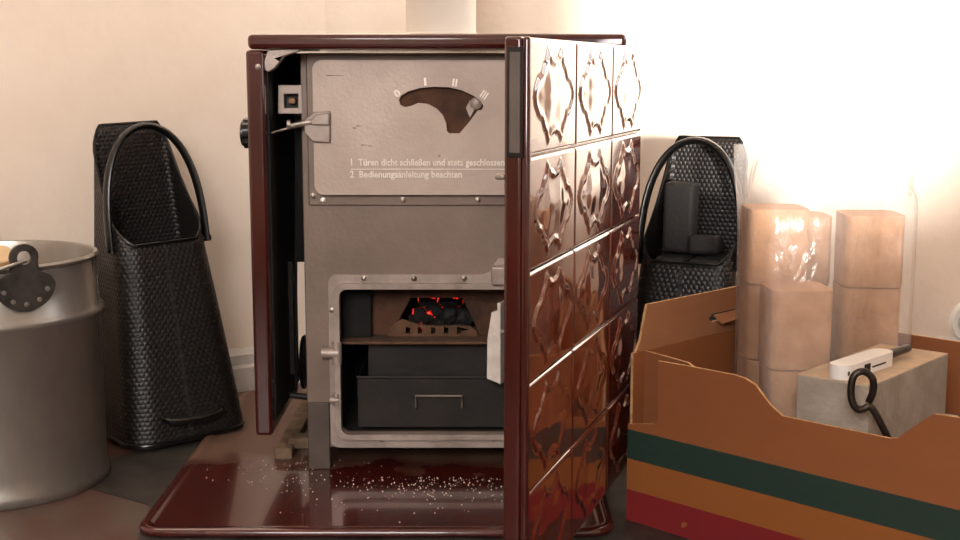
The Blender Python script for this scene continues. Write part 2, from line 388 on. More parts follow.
# hearth plate ------------------------------------------------------
HX0, HX1, HY0, HY1, HZ = -.545, .215, 1.955, 2.86, .016
hp = MB()
ring = lambda d, z: [Vector((x, y, z)) for x, y in rrect(HX0+d, HY0+d, HX1-d, HY1-d, max(.045-d, .01), 6)]
prof = [(.004, .0025), (0, .006), (0, .012), (.004, .0155), (.012, .0165), (.018, .0155), (.022, .0125), (.030, .0125)]
R = [ring(d, z) for d, z in prof]; n = len(R[0])
vsx = [v for r in R for v in r]; fsx = []
for i in range(len(R)-1):
    for k in range(n): fsx.append((i*n+k, i*n+(k+1) % n, (i+1)*n+(k+1) % n, (i+1)*n+k))
fsx += [tuple(range(n))[::-1], tuple(range((len(R)-1)*n, len(R)*n))]
hp.add(vsx, fsx)
PZ = .0125
hearth = tag(build('hearth_plate', hp, 'enamelplate', base=(-.14, 2.47, 0), smooth=50), 'glossy dark red-brown enamel hearth plate with rounded rim under the stove', 'hearth plate')
m = MAT['enamelplate']; nt = m.node_tree; N = nt.nodes; L = nt.links; b = N['Principled BSDF']
tc = N.new('ShaderNodeTexCoord'); sp = N.new('ShaderNodeSeparateXYZ'); L.new(tc.outputs['Object'], sp.inputs[0])
nz = N.new('ShaderNodeTexNoise'); nz.inputs['Scale'].default_value = 9; nz.inputs['Detail'].default_value = 6; L.new(tc.outputs['Object'], nz.inputs[0])
ad = N.new('ShaderNodeMath'); ad.operation = 'MULTIPLY_ADD'; ad.inputs[1].default_value = .45; L.new(nz.outputs[0], ad.inputs[0]); L.new(sp.outputs[1], ad.inputs[2])
mr = N.new('ShaderNodeMapRange'); mr.inputs['From Min'].default_value = .02; mr.inputs['From Max'].default_value = .16; mr.inputs['To Max'].default_value = .8; L.new(ad.outputs[0], mr.inputs[0])
mx = N.new('ShaderNodeMix'); mx.data_type = 'RGBA'; L.new(mr.outputs[0], mx.inputs[0]); L.new(b.inputs['Base Color'].links[0].from_socket, mx.inputs[6]); mx.inputs[7].default_value = lin('6a503e')
L.new(mx.outputs[2], b.inputs['Base Color'])
m2_ = N.new('ShaderNodeMapRange'); m2_.inputs['To Min'].default_value = .2; m2_.inputs['To Max'].default_value = .75; L.new(mr.outputs[0], m2_.inputs[0]); L.new(m2_.outputs[0], b.inputs['Roughness'])
m3_ = N.new('ShaderNodeMapRange'); m3_.inputs['To Min'].default_value = .5; m3_.inputs['To Max'].default_value = 0; L.new(mr.outputs[0], m3_.inputs[0]); L.new(m3_.outputs[0], b.inputs['Coat Weight'])
# ash crumbs spilled on the plate (uncountable)
cr = MB()
for k in range(420):
    if k < 330: x = random.gauss(-.08, .13); y = 2.235 - abs(random.gauss(0, .075))
    else: x = random.gauss(-.33, .06); y = random.uniform(2.2, 2.36)
    x = min(max(x, -.5), .1); y = max(y, 2.0)
    r = random.uniform(.0004, .0016)
    cr.add([(x-r, y-r, PZ), (x+r, y-r*.6, PZ), (x+r*.5, y+r, PZ), (x, y, PZ+r*1.4)], [(0, 2, 1), (0, 1, 3), (1, 2, 3), (2, 0, 3)])
o = tag(build('ash_crumbs', cr, 'ash', base=(-.08, 2.2, PZ), smooth=0), 'pale ash crumbs scattered on the hearth plate', 'ash'); o['kind'] = 'stuff'

# ---------------------------------------------------------------- STOVE
YH, YS = 2.2, 2.285            # housing front, cast-iron front
SX0, SX1, SY1 = -.392, .245, 2.75
SM = (SX0+SX1)/2
stove = root('tiled_stove', 'dark brown tiled coal stove with its tiled outer door standing open', 'stove', (SM, 2.45, PZ))
def F(px, py, Y=None):
    p = at(px, py, Y or YS); return (p.x, p.z)
def front(mb, poly, holes=(), Y=YS, t=.01):
    """extrude a front-view polygon (x,z) from plane Y towards the camera by t"""
    return mb.prism(poly, holes, (0, Y, 0), (1, 0, 0), UP, (0, -t, 0))
ZT0, ZT1 = .764, .790
# top slab: rounded front edge
ts = MB().box((SX0+.004, YH-.004, ZT0), (SX1, SY1, ZT1))
build('top_slab', ts, 'enamel', stove, bevel=.009, seg=4)
BX0, BX1 = -.300, .150
FX0_ = at(305, 300, YS).x+.004
# side panels and back
ZP = F(260, 436, YH)[1]
PT = .030
for xa in (SX0, SX1-PT):
    build('side_panel', MB().box((xa, YH, ZP), (xa+PT, 2.53, ZT0-.001)), 'enamel', stove, bevel=.006, seg=3)
for xa in (SX0+PT+.0002, SX1-PT-.0022):
    build('inner_lining', MB().box((xa, YH+.03, ZP+.02), (xa+.002, 2.525, ZT0-.01)), 'black', stove, smooth=0)
# back plate is narrower: daylight shows past it low at the left
zbk = at(300, 262, 2.53).z
build('back_plate', MB().box((SX0+.002, 2.531, zbk), (FX0_, 2.536, ZT0-.002)), 'black', stove, smooth=0)
build('back_plate', MB().box((BX1, 2.531, zbk), (SX1-.002, 2.536, ZT0-.002)), 'black', stove, smooth=0)
# bottom rails that carry the side panels
build('base_rail', MB().box((SX0+PT+.001, 2.37, PZ+.012), (BX0+.02, 2.41, PZ+.032)).box((SX0+PT-.02, 2.34, PZ), (SX0+PT+.012, 2.74, PZ+.022)), 'dust', stove, bevel=.002)
build('base_rail', MB().box((BX1-.02, 2.37, PZ+.012), (SX1-PT-.001, 2.41, PZ+.032)).box((SX1-PT-.012, 2.34, PZ), (SX1-PT+.02, 2.74, PZ+.022)), 'castiron_dark', stove, bevel=.002)

# cast iron body
body_z0 = F(400, 447)[1]
zt = ZT0-.006
FX0, FX1 = F(305, 300)[0], BX1
# firebox opening
OX0, OZ1 = F(340, 288); _, OZ0 = F(340, 432); OX1 = F(551, 300)[0]
fp = MB()
front(fp, [(FX0, body_z0), (FX1, body_z0), (FX1, zt), (FX0, zt)], [rrect(OX0, OZ0, OX1, OZ1, .014)[::-1]], Y=YS+.01, t=.01)
build('front_plate', fp, 'castiron_raw', stove, bevel=.0015, seg=1, smooth=30)
bd = MB().box((FX0+.004, YS+.01, body_z0+.0), (FX0+.012, SY1-.04, zt)).box((FX1-.012, YS+.01, body_z0), (FX1-.004, SY1-.04, zt))
bd.box((FX0+.012, SY1-.05, body_z0), (FX1-.012, SY1-.04, zt)).box((FX0+.012, YS+.011, body_z0), (FX1-.012, SY1-.05, body_z0+.008)).box((FX0+.012, YS+.011, zt-.01), (FX1-.012, SY1-.05, zt-.004))
build('iron_body', bd, 'castiron_dark', stove, smooth=0)
# legs
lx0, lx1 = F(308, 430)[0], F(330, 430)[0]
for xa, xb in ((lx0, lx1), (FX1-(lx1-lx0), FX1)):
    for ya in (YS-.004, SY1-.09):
        build('leg', MB().box((xa, ya, PZ), (xb, ya+.03, F(320, 402)[1] if ya < 2.4 else body_z0+.02)), 'shadediron', stove, bevel=.002)  # leg colour darkened to stand for light falling off downwards
# upper frame strip with the feed door opening
uf = MB()
ux0, uz1 = F(306, 53); uz0 = F(400, 205)[1]
front(uf, [(ux0, uz0), (FX1+.002, uz0), (FX1+.002, uz1), (ux0, uz1)], [], Y=YS-.0005, t=.006)
ufo = build('upper_frame', uf, 'castiron_raw', stove, bevel=.002)
bolt_src = None
def bolt(px, py, parent, Y, r=.0045, mt='steelbolt'):
    x, z = F(px, py, Y)
    mb = MB().lathe([(r*1.25, 0), (r*1.25, -.0012), (r, -.0014), (r*.9, -.0040), (r*.35, -.0050), (0, -.0050)], (x, Y, z), n=10, axis='y')
    return build('bolt', mb, mt, parent)
for px, py in ((313, 196), (323, 201), (403, 200), (478, 200), (316, 110)): bolt(px, py, ufo, YS-.0066)
# feed door (upper)
fd = MB()
dx0, dz1 = F(312, 60, YS-.02); dx1, dz0 = F(551, 195, YS-.02)
def dcut():
    pts = []
    raw = [(399, 100), (401, 96), (408, 91.5), (420, 88), (434, 86.8), (449, 87.4), (462, 90.5), (473, 95.5), (481, 101.5), (483.5, 106), (482, 110), (477.5, 110.5),
           (468.5, 123), (459.5, 133.5), (449, 133.5), (447, 131), (446.3, 123), (443, 115), (437, 108.5), (428, 103.8), (418, 103), (411, 106), (405, 107.2), (400.5, 105)]
    return [F(a, b, YS-.02) for a, b in raw]
front(fd, rrect(dx0, dz0, dx1, dz1, .017, 7), [dcut()], Y=YS-.0075, t=.014)
feed = build('feed_door', fd, 'castiron', stove, bevel=.0042, seg=4, smooth=50)
build('damper_disc', MB().prism([F(a, b, YS-.012) for a, b in ((393, 80), (492, 80), (492, 140), (393, 140))], [], (0, YS-.0066, 0), (1, 0, 0), UP, (0, -.003, 0)), 'firebrick', feed, smooth=0)
lev = MB(); a = F(476, 103.5, YS-.02)
lev.lathe([(.0105, 0), (.0105, -.005), (.0085, -.0065), (.0045, -.007), (.0040, -.0095), (0, -.0098)], (a[0], YS-.0095, a[1]), n=16, axis='y')
front(lev, [F(p, q, YS-.012) for p, q in ((470, 100), (474, 110), (470, 118), (466, 108))], [], Y=YS-.0097, t=.003)
build('damper_lever', lev, 'castlight', feed, smooth=40)
FDY = YS-.0217
def letters(body, px, py, wpx, hpx, parent, rot=0):
    x0, z0 = F(px, py, FDY); x1, _ = F(px+wpx, py, FDY)
    mb = text_mb(body, x1-x0, hpx*(x1-x0)/wpx)
    c, s_ = math.cos(rot), math.sin(rot)
    mb.v = [Vector((x0+v.x*c-v.z*s_, FDY+v.y, z0+v.x*s_+v.z*c)) for v in mb.v]
    return build('lettering', mb, 'wornmetal', parent, smooth=0)
letters('1  Türen dicht schließen und stets geschlossen', 351, 165.5, 153.5, 6.6, feed)
letters('2  Bedienungsanleitung beachten', 350, 177.5, 112, 6.6, feed)
ln0, ln1 = F(351, 169.2, FDY), F(540, 168.2, FDY)
build('lettering', MB().box((ln0[0], FDY, ln0[1]-.0007), (ln1[0], FDY-.0014, ln0[1]+.0007)), 'wornmetal', feed, smooth=0)
letters('0', 397, 98, 5.5, 7.5, feed, .6)
letters('I', 424.5, 85.5, 2.2, 7.5, feed, .1)
letters('II', 452, 86, 4.6, 7.5, feed, -.15)
letters('III', 479.5, 96, 6.4, 7.5, feed, -.6)
# scratches / pits on the door front
for px, py, l, r_ in ((327, 75.5, 17, .0006), (353, 128, 4, .0009), (356, 126, 5, .0008), (361, 145, 6, .0007), (368, 146, 5, .0006), (438.5, 156, 2, .0016)):
    x, z = F(px, py, FDY); s_ = l/560
    build('scratch', MB().add([(x, FDY-.0002, z-r_), (x+s_, FDY-.0002, z-r_*.3), (x+s_, FDY-.0002, z+r_*.3), (x, FDY-.0002, z+r_)], [(0, 1, 2, 3)]), 'castiron_dark', feed, smooth=0)
# hinge bracket of the feed door
hb = MB(); HY = YS-.022
front(hb, [F(p, q, HY-.01) for p, q in ((330, 111), (314, 112), (304, 119), (304, 132), (313, 142), (330, 143))], [], Y=HY+.001, t=.009)
front(hb, [F(p, q, HY-.01) for p, q in ((329.5, 113), (317, 114), (311, 120), (311, 125), (329.5, 125))], [], Y=HY-.007, t=.007)
hbo = build('hinge_bracket', hb, 'castlight', feed, bevel=.002, seg=2)
p = at(291, 126, HY-.005); p2 = at(311, 122, HY-.005)
build('hinge_pin', MB().tube([p, p2], .0055, 10).tube([p+Vector((0, 0, .002)), p+Vector((-.006, 0, .002))], .0085, 8), 'steelbolt', hbo)
pk = at(250, 133, YH+.05); build('control_rod', MB().tube([Vector((SX0+PT+.003, YH+.05, pk.z)), Vector((p.x+.002, HY-.004, p.z-.002))], .0022, 8), 'steelbolt', stove)
# firebox frame (lower)
gx0, gz1 = F(328, 274); gz0 = F(328, 447)[1]; gx1 = F(562, 300)[0]
fl = MB(); tabx = F(489, 274)[0]; tabx2 = F(498, 260)[0]; tz = F(500, 258)[1]
outer = rrect(gx0, gz0, gx1, gz1, .016)
fr_outer = []
for q in outer: fr_outer.append(q)
front(fl, fr_outer, [rrect(OX0, OZ0, OX1, OZ1, .014)], Y=YS-.0002, t=.006)
front(fl, [(F(480, 274)[0], gz1-.002), (gx1-.012, gz1-.002), (gx1-.012, tz), (tabx2, tz), (tabx, gz1+.004)], [], Y=YS-.0002, t=.0062)
ffo = build('firebox_frame', fl, 'castlight', stove, bevel=.002, seg=2)
col = MB()
front(col, rrect(OX0-.0105, OZ0-.0105, OX1+.0105, OZ1+.0105, .020), [rrect(OX0, OZ0, OX1, OZ1, .014)], Y=YS-.006, t=.012)
build('frame_collar', col, 'castlight', ffo, bevel=.003, seg=2)
lug = MB().box((F(491, 270)[0], YS-.006, F(491, 283)[1]), (F(520, 270)[0], YS-.03, F(491, 264)[1]))
build('latch_lug', lug, 'castlight', ffo, bevel=.004, seg=3)
for px, py in ((364, 278.5), (414, 278.5), (464, 278.5), (332, 310), (382, 439.5), (493, 439.5)): bolt(px, py, ffo, YS-.0064, .0042)
for px, py, w_ in ((322, 353, 1), (330, 400, .6)):
    a = at(px, py, YS-.014); b = at(339, py, YS-.014)
    build('hinge_lug', MB().tube([a, b], .008*w_+.002, 12).tube([b+Vector((-.004, 0, .02*w_)), b+Vector((-.004, 0, -.02*w_))], .007*w_+.002, 12), 'castlight', ffo, smooth=40)
# firebox interior
zs = F(400, 343.5)[1]            # shelf height at the front
IY1 = YS+.15
fb = MB()
fb.box((OX0-.012, YS+.012, OZ0-.012), (OX0-.004, IY1+.15, OZ1+.012))
fb.box((OX1+.004, YS+.012, OZ0-.012), (OX1+.012, IY1+.15, OZ1+.012))
fb.box((OX0-.004, YS+.012, OZ1+.004), (OX1+.004, IY1+.15, OZ1+.012))
fb.box((OX0-.004, YS+.012, OZ0-.012), (OX1+.004, IY1+.15, OZ0-.004))
fb.box((OX0-.004, IY1+.14, OZ0-.004), (OX1+.004, IY1+.15, OZ1+.004))
build('firebox', fb, 'soot', stove, smooth=0)
shf = MB().box((OX0-.003, YS+.014, zs-.005), (OX1+.003, IY1+.1, zs))
build('ash_shelf', shf, 'ashbrick', stove, bevel=.0015)
apron = MB().box((OX0+.045, YS+.05, zs-.075), (OX1-.045, YS+.055, zs-.005))
build('shelf_apron', apron, 'castiron_dark', stove, smooth=0)
# fire brick cheeks and the arched mouth of the fire
FBY = YS+.075
build('fire_brick', MB().box((OX0-.003, YS+.05, zs), (F(371, 300, YS+.05)[0], FBY+.06, OZ1+.003)), 'soot', stove, bevel=.003)
cx0, cx1 = F(371, 300, FBY)[0], OX1+.003
mouth = [F(a, b, FBY) for a, b in ((392, 331), (398, 322), (411, 298), (462, 298), (472, 318), (478, 331))]
mo = MB(); mo.prism([(cx0, zs), mouth[0], ] if False else [(cx0, zs), (mouth[0][0], zs)] + mouth + [(mouth[-1][0], zs), (cx1, zs), (cx1, OZ1+.003), (cx0, OZ1+.003)], [], (0, FBY, 0), (1, 0, 0), UP, (0, .05, 0))
build('fire_mouth', mo, 'firebrick', stove, bevel=.002)
# grate comb with slots in the mouth
gr = MB(); GY = FBY-.012
top = [(388, 341), (389, 334), (394, 328), (402, 324), (412, 327), (420, 329.5), (440, 331), (458, 330), (470, 331), (477, 336), (478, 341)]
slots = []
for sx in (408, 420, 433, 446, 459): slots.append([F(a, b, GY) for a, b in ((sx-2.2, 338.5), (sx+2.2, 338.5), (sx+2.4, 332.5), (sx-2.0, 331.5))])
gz = zs-F(388, 341, GY)[1]
gr.prism([(F(a, b, GY)[0], F(a, b, GY)[1]+gz) for a, b in top], [[(u, v+gz) for u, v in s_] for s_ in slots], (0, GY, 0), (1, 0, 0), UP, (0, .01, 0))
build('grate', gr, 'ashbrick', stove, bevel=.001, seg=1)
# fire lump heap: burning coals as single lumps in the mouth
def lump(c, r, seed, sx=1, sy=1, sz=1):
    bm = bmesh.new(); bmesh.ops.create_icosphere(bm, subdivisions=3, radius=1)
    mb = MB()
    for v in bm.verts:
        d = v.co.normalized(); k = 1+.28*noise.noise(d*1.7+Vector((seed*3.1, seed, 0)))+.10*noise.noise(d*4.5+Vector((seed, 0, seed)))
        mb.v.append(Vector((c[0]+d.x*k*r*sx, c[1]+d.y*k*r*sy, c[2]+d.z*k*r*sz)))
    for f in bm.faces: mb.f.append([v.index for v in f.verts]); mb.mi.append(0)
    bm.free(); return mb
for i, (px, py, dy, r, glow) in enumerate(((420, 318, .05, .020, 1), (434, 313, .058, .021, 1), (449, 316, .052, .020, 0), (463, 318, .06, .021, 0), (427, 303, .085, .021, 1), (450, 301, .085, .024, 1), (440, 325, .034, .013, 0))):
    x, z = F(px, py, FBY+dy)
    lab = 'red glowing lump of coal in the fire mouth' if glow else 'dark charred lump of coal in the fire mouth'
    tag(build('coal_lump', lump((x, FBY+dy, max(z, zs+r*.8)), r, i+1.3), 'ember' if glow else 'coal', base=(x, FBY+dy, zs)), lab, 'coal', 'glowing coals' if glow else 'dark coals')
# ash pan (drawer) - a thing that slides in the stove
az0, az1 = OZ0+.0045, F(360, 377, YS+.02)[1]; ax0, ax1 = F(358, 400, YS+.02)[0], OX1-.02; ay0, ay1 = YS+.018, YS+.21
pan = root('ash_pan', 'dark sheet metal ash pan with a small front handle under the grate', 'ash pan', ((ax0+ax1)/2, (ay0+ay1)/2, az0))
t = .0025
pm = MB().box((ax0, ay0, az0), (ax1, ay0+t, az1)).box((ax0, ay1-t, az0), (ax1, ay1, az1)).box((ax0, ay0+t, az0), (ax0+t, ay1-t, az1)).box((ax1-t, ay0+t, az0), (ax1, ay1-t, az1)).box((ax0+t, ay0+t, az0), (ax1-t, ay1-t, az0+t))
build('tray', pm, 'castiron_dark', pan, smooth=0)
build('rim', MB().tube([(ax0, ay0, az1), (ax1, ay0, az1), (ax1, ay1, az1), (ax0, ay1, az1)], .0028, 8, closed=True), 'castiron_dark', pan)
h0, h1 = at(416, 394, ay0), at(462, 394, ay0); hz = at(416, 408, ay0).z
build('handle', MB().tube([(h0.x, ay0-.001, hz), (h0.x, ay0-.012, hz+.004), (h0.x, ay0-.014, h0.z), (h1.x, ay0-.014, h0.z), (h1.x, ay0-.012, hz+.004), (h1.x, ay0-.001, hz)], .0022, 8), 'castiron_raw', pan, smooth=40)
build('ash_fill', MB().box((ax0+.004, ay0+.004, az0+.004), (ax1-.004, ay1-.004, az0+.03)), 'soot', pan, smooth=0)
# open fire door: hinged at the right of the frame, swung out towards the room
hx = OX1+.02
fdm = MB(); fz0, fz1 = OZ0-.012, OZ1+.012; FW = .215; ang = math.radians(-112)
dd = Vector((math.cos(ang), math.sin(ang), 0)); dn = Vector((-dd.y, dd.x, 0))
hpt = Vector((hx, YS-.035, 0))
fdm.prism(rrect(.006, fz0, FW, fz1, .016), [], hpt, dd, UP, dn*.010)
fdo = build('fire_door', fdm, 'castiron_dark', stove, bevel=.002)
build('fire_door_lining', MB().prism(rrect(.03, fz0+.02, FW-.03, fz1-.02, .01), [], hpt-dn*.0125, dd, UP, dn*.012), 'castiron_raw', fdo, bevel=.002)
for hz_ in (fz0+.03, fz1-.03):
    build('hinge', MB().tube([hpt+Vector((0, 0, hz_-.014)), hpt+Vector((0, 0, hz_+.014))], .007, 10).box((hx-.006, YS-.035, hz_-.006), (hx+.006, YS-.006, hz_+.006)), 'castlight', fdo, smooth=40)
# pale deflector plate hanging at the opening
dp = MB(); DY = YS-.03
poly = [F(a, b, DY) for a, b in ((491.5, 312), (497, 311), (497, 303), (500.5, 303), (500.5, 385), (497, 383), (486.5, 379), (487, 340))]
dp.prism(poly, [], (0, DY, 0), (1, 0, 0), UP, (.02, .05, 0))
dfo = build('deflector_plate', dp, 'wornmetal', stove, bevel=.0015)
build('deflector_hook', MB().box((F(500, 330, DY)[0], DY+.002, F(500, 333, DY)[1]), (F(504, 330, DY)[0]+.01, DY+.01, F(500, 330, DY)[1])), 'castlight', dfo, smooth=0)
build('deflector_hook', MB().tube([Vector((F(500, 330, DY)[0]+.012, DY+.02, OZ1+.004)), Vector((F(500, 330, DY)[0]+.012, DY+.02, F(500, 352, DY)[1]))], .004, 8), 'castiron_dark', dfo)

# left gap: latch, bolt, thermostat box, air rod and flap
br = MB(); front(br, [F(a, b, YH+.012) for a, b in ((265, 70), (269, 72), (275, 68), (285, 56), (300, 51), (300, 48), (268, 50), (264, 62))], [], Y=YH+.03, t=.022)
build('latch_tongue', br, 'castlight', stove, bevel=.002)
bolt(258, 67, stove, YH-.0002, .004)
tb = MB(); TY = YS+.0
front(tb, [F(a, b, TY) for a, b in ((278, 85), (303, 85), (303, 114), (278, 114))], [[F(a, b, TY) for a, b in ((284, 94), (298, 94), (298, 108), (284, 108))]], Y=TY+.02, t=.02)
tbo = build('thermostat_box', tb, 'castiron', stove, bevel=.0015)
front_in = MB(); front(front_in, [F(a, b, TY) for a, b in ((288, 98), (295, 98), (295, 104), (288, 104))], [], Y=TY+.016, t=.012)
build('thermostat_spring', front_in, 'copper', tbo, bevel=.001)
build('thermostat_back', MB().box((F(283, 100, TY)[0], TY+.0205, F(283, 109, TY)[1]), (F(299, 100, TY)[0], TY+.03, F(283, 93, TY)[1])), 'black', tbo, smooth=0)
# control knob on the outside of the left panel
kb = MB(); kc = at(246, 133, YH+.05); nk = 40; pr = []
for k in range(nk):
    r = .0265 if k % 4 < 2 else .0240
    pr.append((r*math.cos(2*PI*k/nk), r*math.sin(2*PI*k/nk)))
kb.prism(pr, [], (SX0-.0005, YH+.05, kc.z), (0, 1, 0), UP, (-.013, 0, 0))
kb.lathe([(.022, 0), (.022, -.004), (.017, -.006), (0, -.006)], (SX0-.0133, YH+.05, kc.z), n=24, axis='x')
build('control_knob', kb, 'blackgloss', stove, smooth=30)
r0, r1 = at(296, 180, 2.42), at(296, 392, 2.42)
build('air_rod', MB().tube([(r0.x, 2.42, r0.z), (r1.x, 2.42, r1.z)], .0028, 8), 'castiron_dark', stove)
r0, r1 = at(290, 262, 2.40), at(290, 374, 2.40)
build('air_rod', MB().box((r0.x-.004, 2.40, r1.z), (r0.x+.004, 2.404, r0.z)), 'castiron_dark', stove, smooth=0)
fc = at(304, 362, 2.43)
fm = MB().lathe([(.050, -.003), (.052, 0), (.050, .003), (.015, .006), (0, .006)], (fc.x, 2.43, fc.z), n=28, axis='x')
build('air_flap', fm, 'blackgloss', stove)
build('air_flap_bar', MB().tube([(SX0+PT+.003, 2.43, fc.z), (FX0+.003, 2.43, fc.z)], .004, 8), 'black', stove)
build('air_flap_bar', MB().tube([(SX0+PT+.004, 2.38, at(290, 395, 2.38).z), (FX0+.003, 2.38, at(300, 398, 2.38).z)], .006, 8), 'black', stove)

# ---------------- tiled outer door (open)
DANG = math.radians(18.3); DL, DT = .690, .028
door_dir = Vector((-math.sin(DANG), -math.cos(DANG), 0))
HP = Vector((.2715, 2.198, 0))
DZ1 = ZT0+.005; TH_, TW_ = .1405, .2255; DZ0 = DZ1-5*TH_-.004
dbm = MB().box((0, -DT, DZ0), (DL, -.006, DZ1)).box((DL-.012, -.0065, DZ0), (DL, .0035, DZ1))
door = build('outer_door', dbm, 'enamel', None, bevel=.004, seg=3)
door.parent = stove
M = chain(stove).inverted() @ (Matrix.Translation(HP) @ Matrix.Rotation(math.atan2(door_dir.y, door_dir.x), 4, 'Z'))
door.matrix_basis = M
# tile with a cartouche relief
def cartouche():
    q = [(.50, .80), (.585, .825), (.64, .895), (.675, .80), (.72, .76), (.76, .68), (.835, .645), (.895, .56), (.91, .50)]
    up = q[1:]                                   # right upper quarter
    pts = [(.5, .80)] + up
    lo = [(x, 1-z) for x, z in up[::-1][1:]] + [(.5, .20)]
    right = pts + lo
    left = [(1-x, z) for x, z in right[::-1][1:-1]]
    return [(x*TW_, z*TH_) for x, z in right+left]
CP = cartouche()
def sdist(x, z):
    ins = False; best = 9
    for i in range(len(CP)):
        ax, az = CP[i]; bx, bz = CP[(i+1) % len(CP)]
        if (az > z) != (bz > z) and x < (bx-ax)*(z-az)/(bz-az)+ax: ins = not ins
        vx, vz = bx-ax, bz-az; tt = max(0, min(1, ((x-ax)*vx+(z-az)*vz)/(vx*vx+vz*vz)))
        best = min(best, math.hypot(x-ax-tt*vx, z-az-tt*vz))
    return best if ins else -best
def sm(t): t = max(0, min(1, t)); return t*t*(3-2*t)
def hgt(x, z):
    e = min(x, TW_-x, z, TH_-z)
    h = -.004*(1-sm(e/.005))**1.5                      # rounded tile edge
    d = sdist(x, z)
    h += .0028*sm((d+.005)/.005) - .0020*sm((d-.001)/.0065)     # raised moulding
    h += .0022*sm((d-.010)/.03)                                     # soft pillow inside
    return h
NX, NZ = 84, 60
def axis_pts(L_, N_):
    e = [0, .0008, .002, .0035, .005]; mid = [ .005+(L_-.01)*k/(N_-8) for k in range(1, N_-8)]
    return e + mid + [L_-q for q in e[::-1]]
xs, zs_ = axis_pts(TW_-.0016, NX), axis_pts(TH_-.0016, NZ)
tv = [(x+.0008, hgt(x+.0008, z+.0008), z+.0008) for z in zs_ for x in xs]
nx, nz = len(xs), len(zs_)
tf = [(j*nx+i, (j+1)*nx+i, (j+1)*nx+i+1, j*nx+i+1) for j in range(nz-1) for i in range(nx-1)]
border = [i for i in range(nx)] + [j*nx+nx-1 for j in range(1, nz)] + [(nz-1)*nx+i for i in range(nx-2, -1, -1)] + [j*nx for j in range(nz-2, 0, -1)]
o_ = len(tv); tv += [(tv[i][0], -.0055, tv[i][2]) for i in border]
for k in range(len(border)):
    a, b = border[k], border[(k+1) % len(border)]; tf.append((a, b, o_+(k+1) % len(border), o_+k))
tsrc = None
for r_ in range(5):
    for c_ in range(3):
        loc = (.002+c_*TW_, .0005, DZ1-.001-(r_+1)*TH_)
        if tsrc is None:
            tsrc = build('tile', MB().add(tv, tf), 'tile', door, local=True, smooth=60); tsrc.location = loc
        else: inst('tile', tsrc, door, loc)
# latch plate on the free edge of the door
zl1, zl0 = DZ1-.012, DZ1-.142
build('edge_plate', MB().box((DL, -.024, zl0), (DL+.0015, -.004, zl1)), 'blackgloss', door, local=True, bevel=.0005)
build('edge_glass', MB().box((DL+.0015, -.0205, zl0+.006), (DL+.0022, -.0075, zl1-.006)), 'shadediron', door, local=True, smooth=0)
build('door_handle', MB().box((DL-.01, -DT-.012, .60), (DL-.002, -DT, .607)), 'steelbolt', door, local=True, bevel=.002)

# ---------------------------------------------------------------- flue pipe
fpx = at(441, 20, 2.66)
fl_ = MB().lathe([(.078, ZT1), (.078, ZT1+.012), (.0705, ZT1+.014), (.0705, ZT1+.105), (.073, ZT1+.108), (.073, ZT1+.122), (.0705, ZT1+.125), (.0705, 1.9)], (fpx.x, 2.66, 0), n=40)
tag(build('flue_pipe', fl_, 'flue', base=(fpx.x, 2.66, ZT1), smooth=40), 'pale painted round flue pipe rising behind the stove top', 'flue pipe')

# ---------------------------------------------------------------- zinc bucket
bc = Vector((-.866, 2.265, 0)); RB, RT, BH = .190, .182, .41
bk = root('zinc_bucket', 'tall galvanised zinc bucket with a wire bail beside the black coal scuttle', 'bucket', bc)
bm_ = MB().lathe([(0, .012), (RB-.02, .012), (RB-.012, .002), (RB-.004, 0), (RB, .004), (RB, .018), (RB-.003, .024), (RB-.004, .05),
                  (RT+.006, BH-.112), (RT+.011, BH-.106), (RT+.012, BH-.100), (RT+.010, BH-.094), (RT+.004, BH-.088), (RT, BH-.01), (RT+.004, BH-.008), (RT+.006, BH-.003), (RT+.003, BH+.001), (RT-.003, BH),
                  (RT-.006, BH-.01), (RT-.003, BH-.1), (RB-.01, .02), (0, .02)], (0, 0, 0), n=72, cap=False)
build('pail', bm_, 'zinc', bk, local=True, smooth=50)
build('fill', MB().lathe([(0, BH-.052), (.08, BH-.058), (RT-.006, BH-.075), (RT-.008, BH-.12), (0, BH-.12)], (0, 0, 0), n=40), 'sawdust', bk, local=True)
# lug at the rim towards the viewer
ea = math.atan2(-.145, .112); en = Vector((math.cos(ea), math.sin(ea), 0)); et = Vector((-en.y, en.x, 0))
lugp = []
for k in range(25):
    a = PI + PI*k/24; lugp.append((.050*math.cos(a), BH-.030+.046*math.sin(a)*.95))
lugp += [(.044, BH-.018), (.024, BH-.008)]
for k in range(13):
    a = -.35 + (PI+.7)*k/12; lugp.append((.024*math.cos(a), BH+.016+.022*math.sin(a)))
lugp += [(-.024, BH-.008), (-.044, BH-.018)]
hole = [(.0115*math.cos(2*PI*k/16), BH+.015+.0115*math.sin(2*PI*k/16)) for k in range(16)]
eo = build('bail_lug', MB().prism(lugp, [hole], en*(RT+.0045), et, UP, en*.006), 'zincdark', bk, local=True, bevel=.0015)
for a in (200, 235, 270, 305, 340):
    a = math.radians(a); c_ = en*(RT+.0105)+et*(.038*math.cos(a))+UP*(BH-.028+.035*math.sin(a))
    build('rivet', MB().tube([c_, c_+en*.0025], [.0045, .003], 10), 'zinc', eo, local=True)
eo2 = build('bail_lug', MB().prism(lugp, [hole], -en*(RT+.0045), -et, UP, -en*.006), 'zincdark', bk, local=True, bevel=.0015)
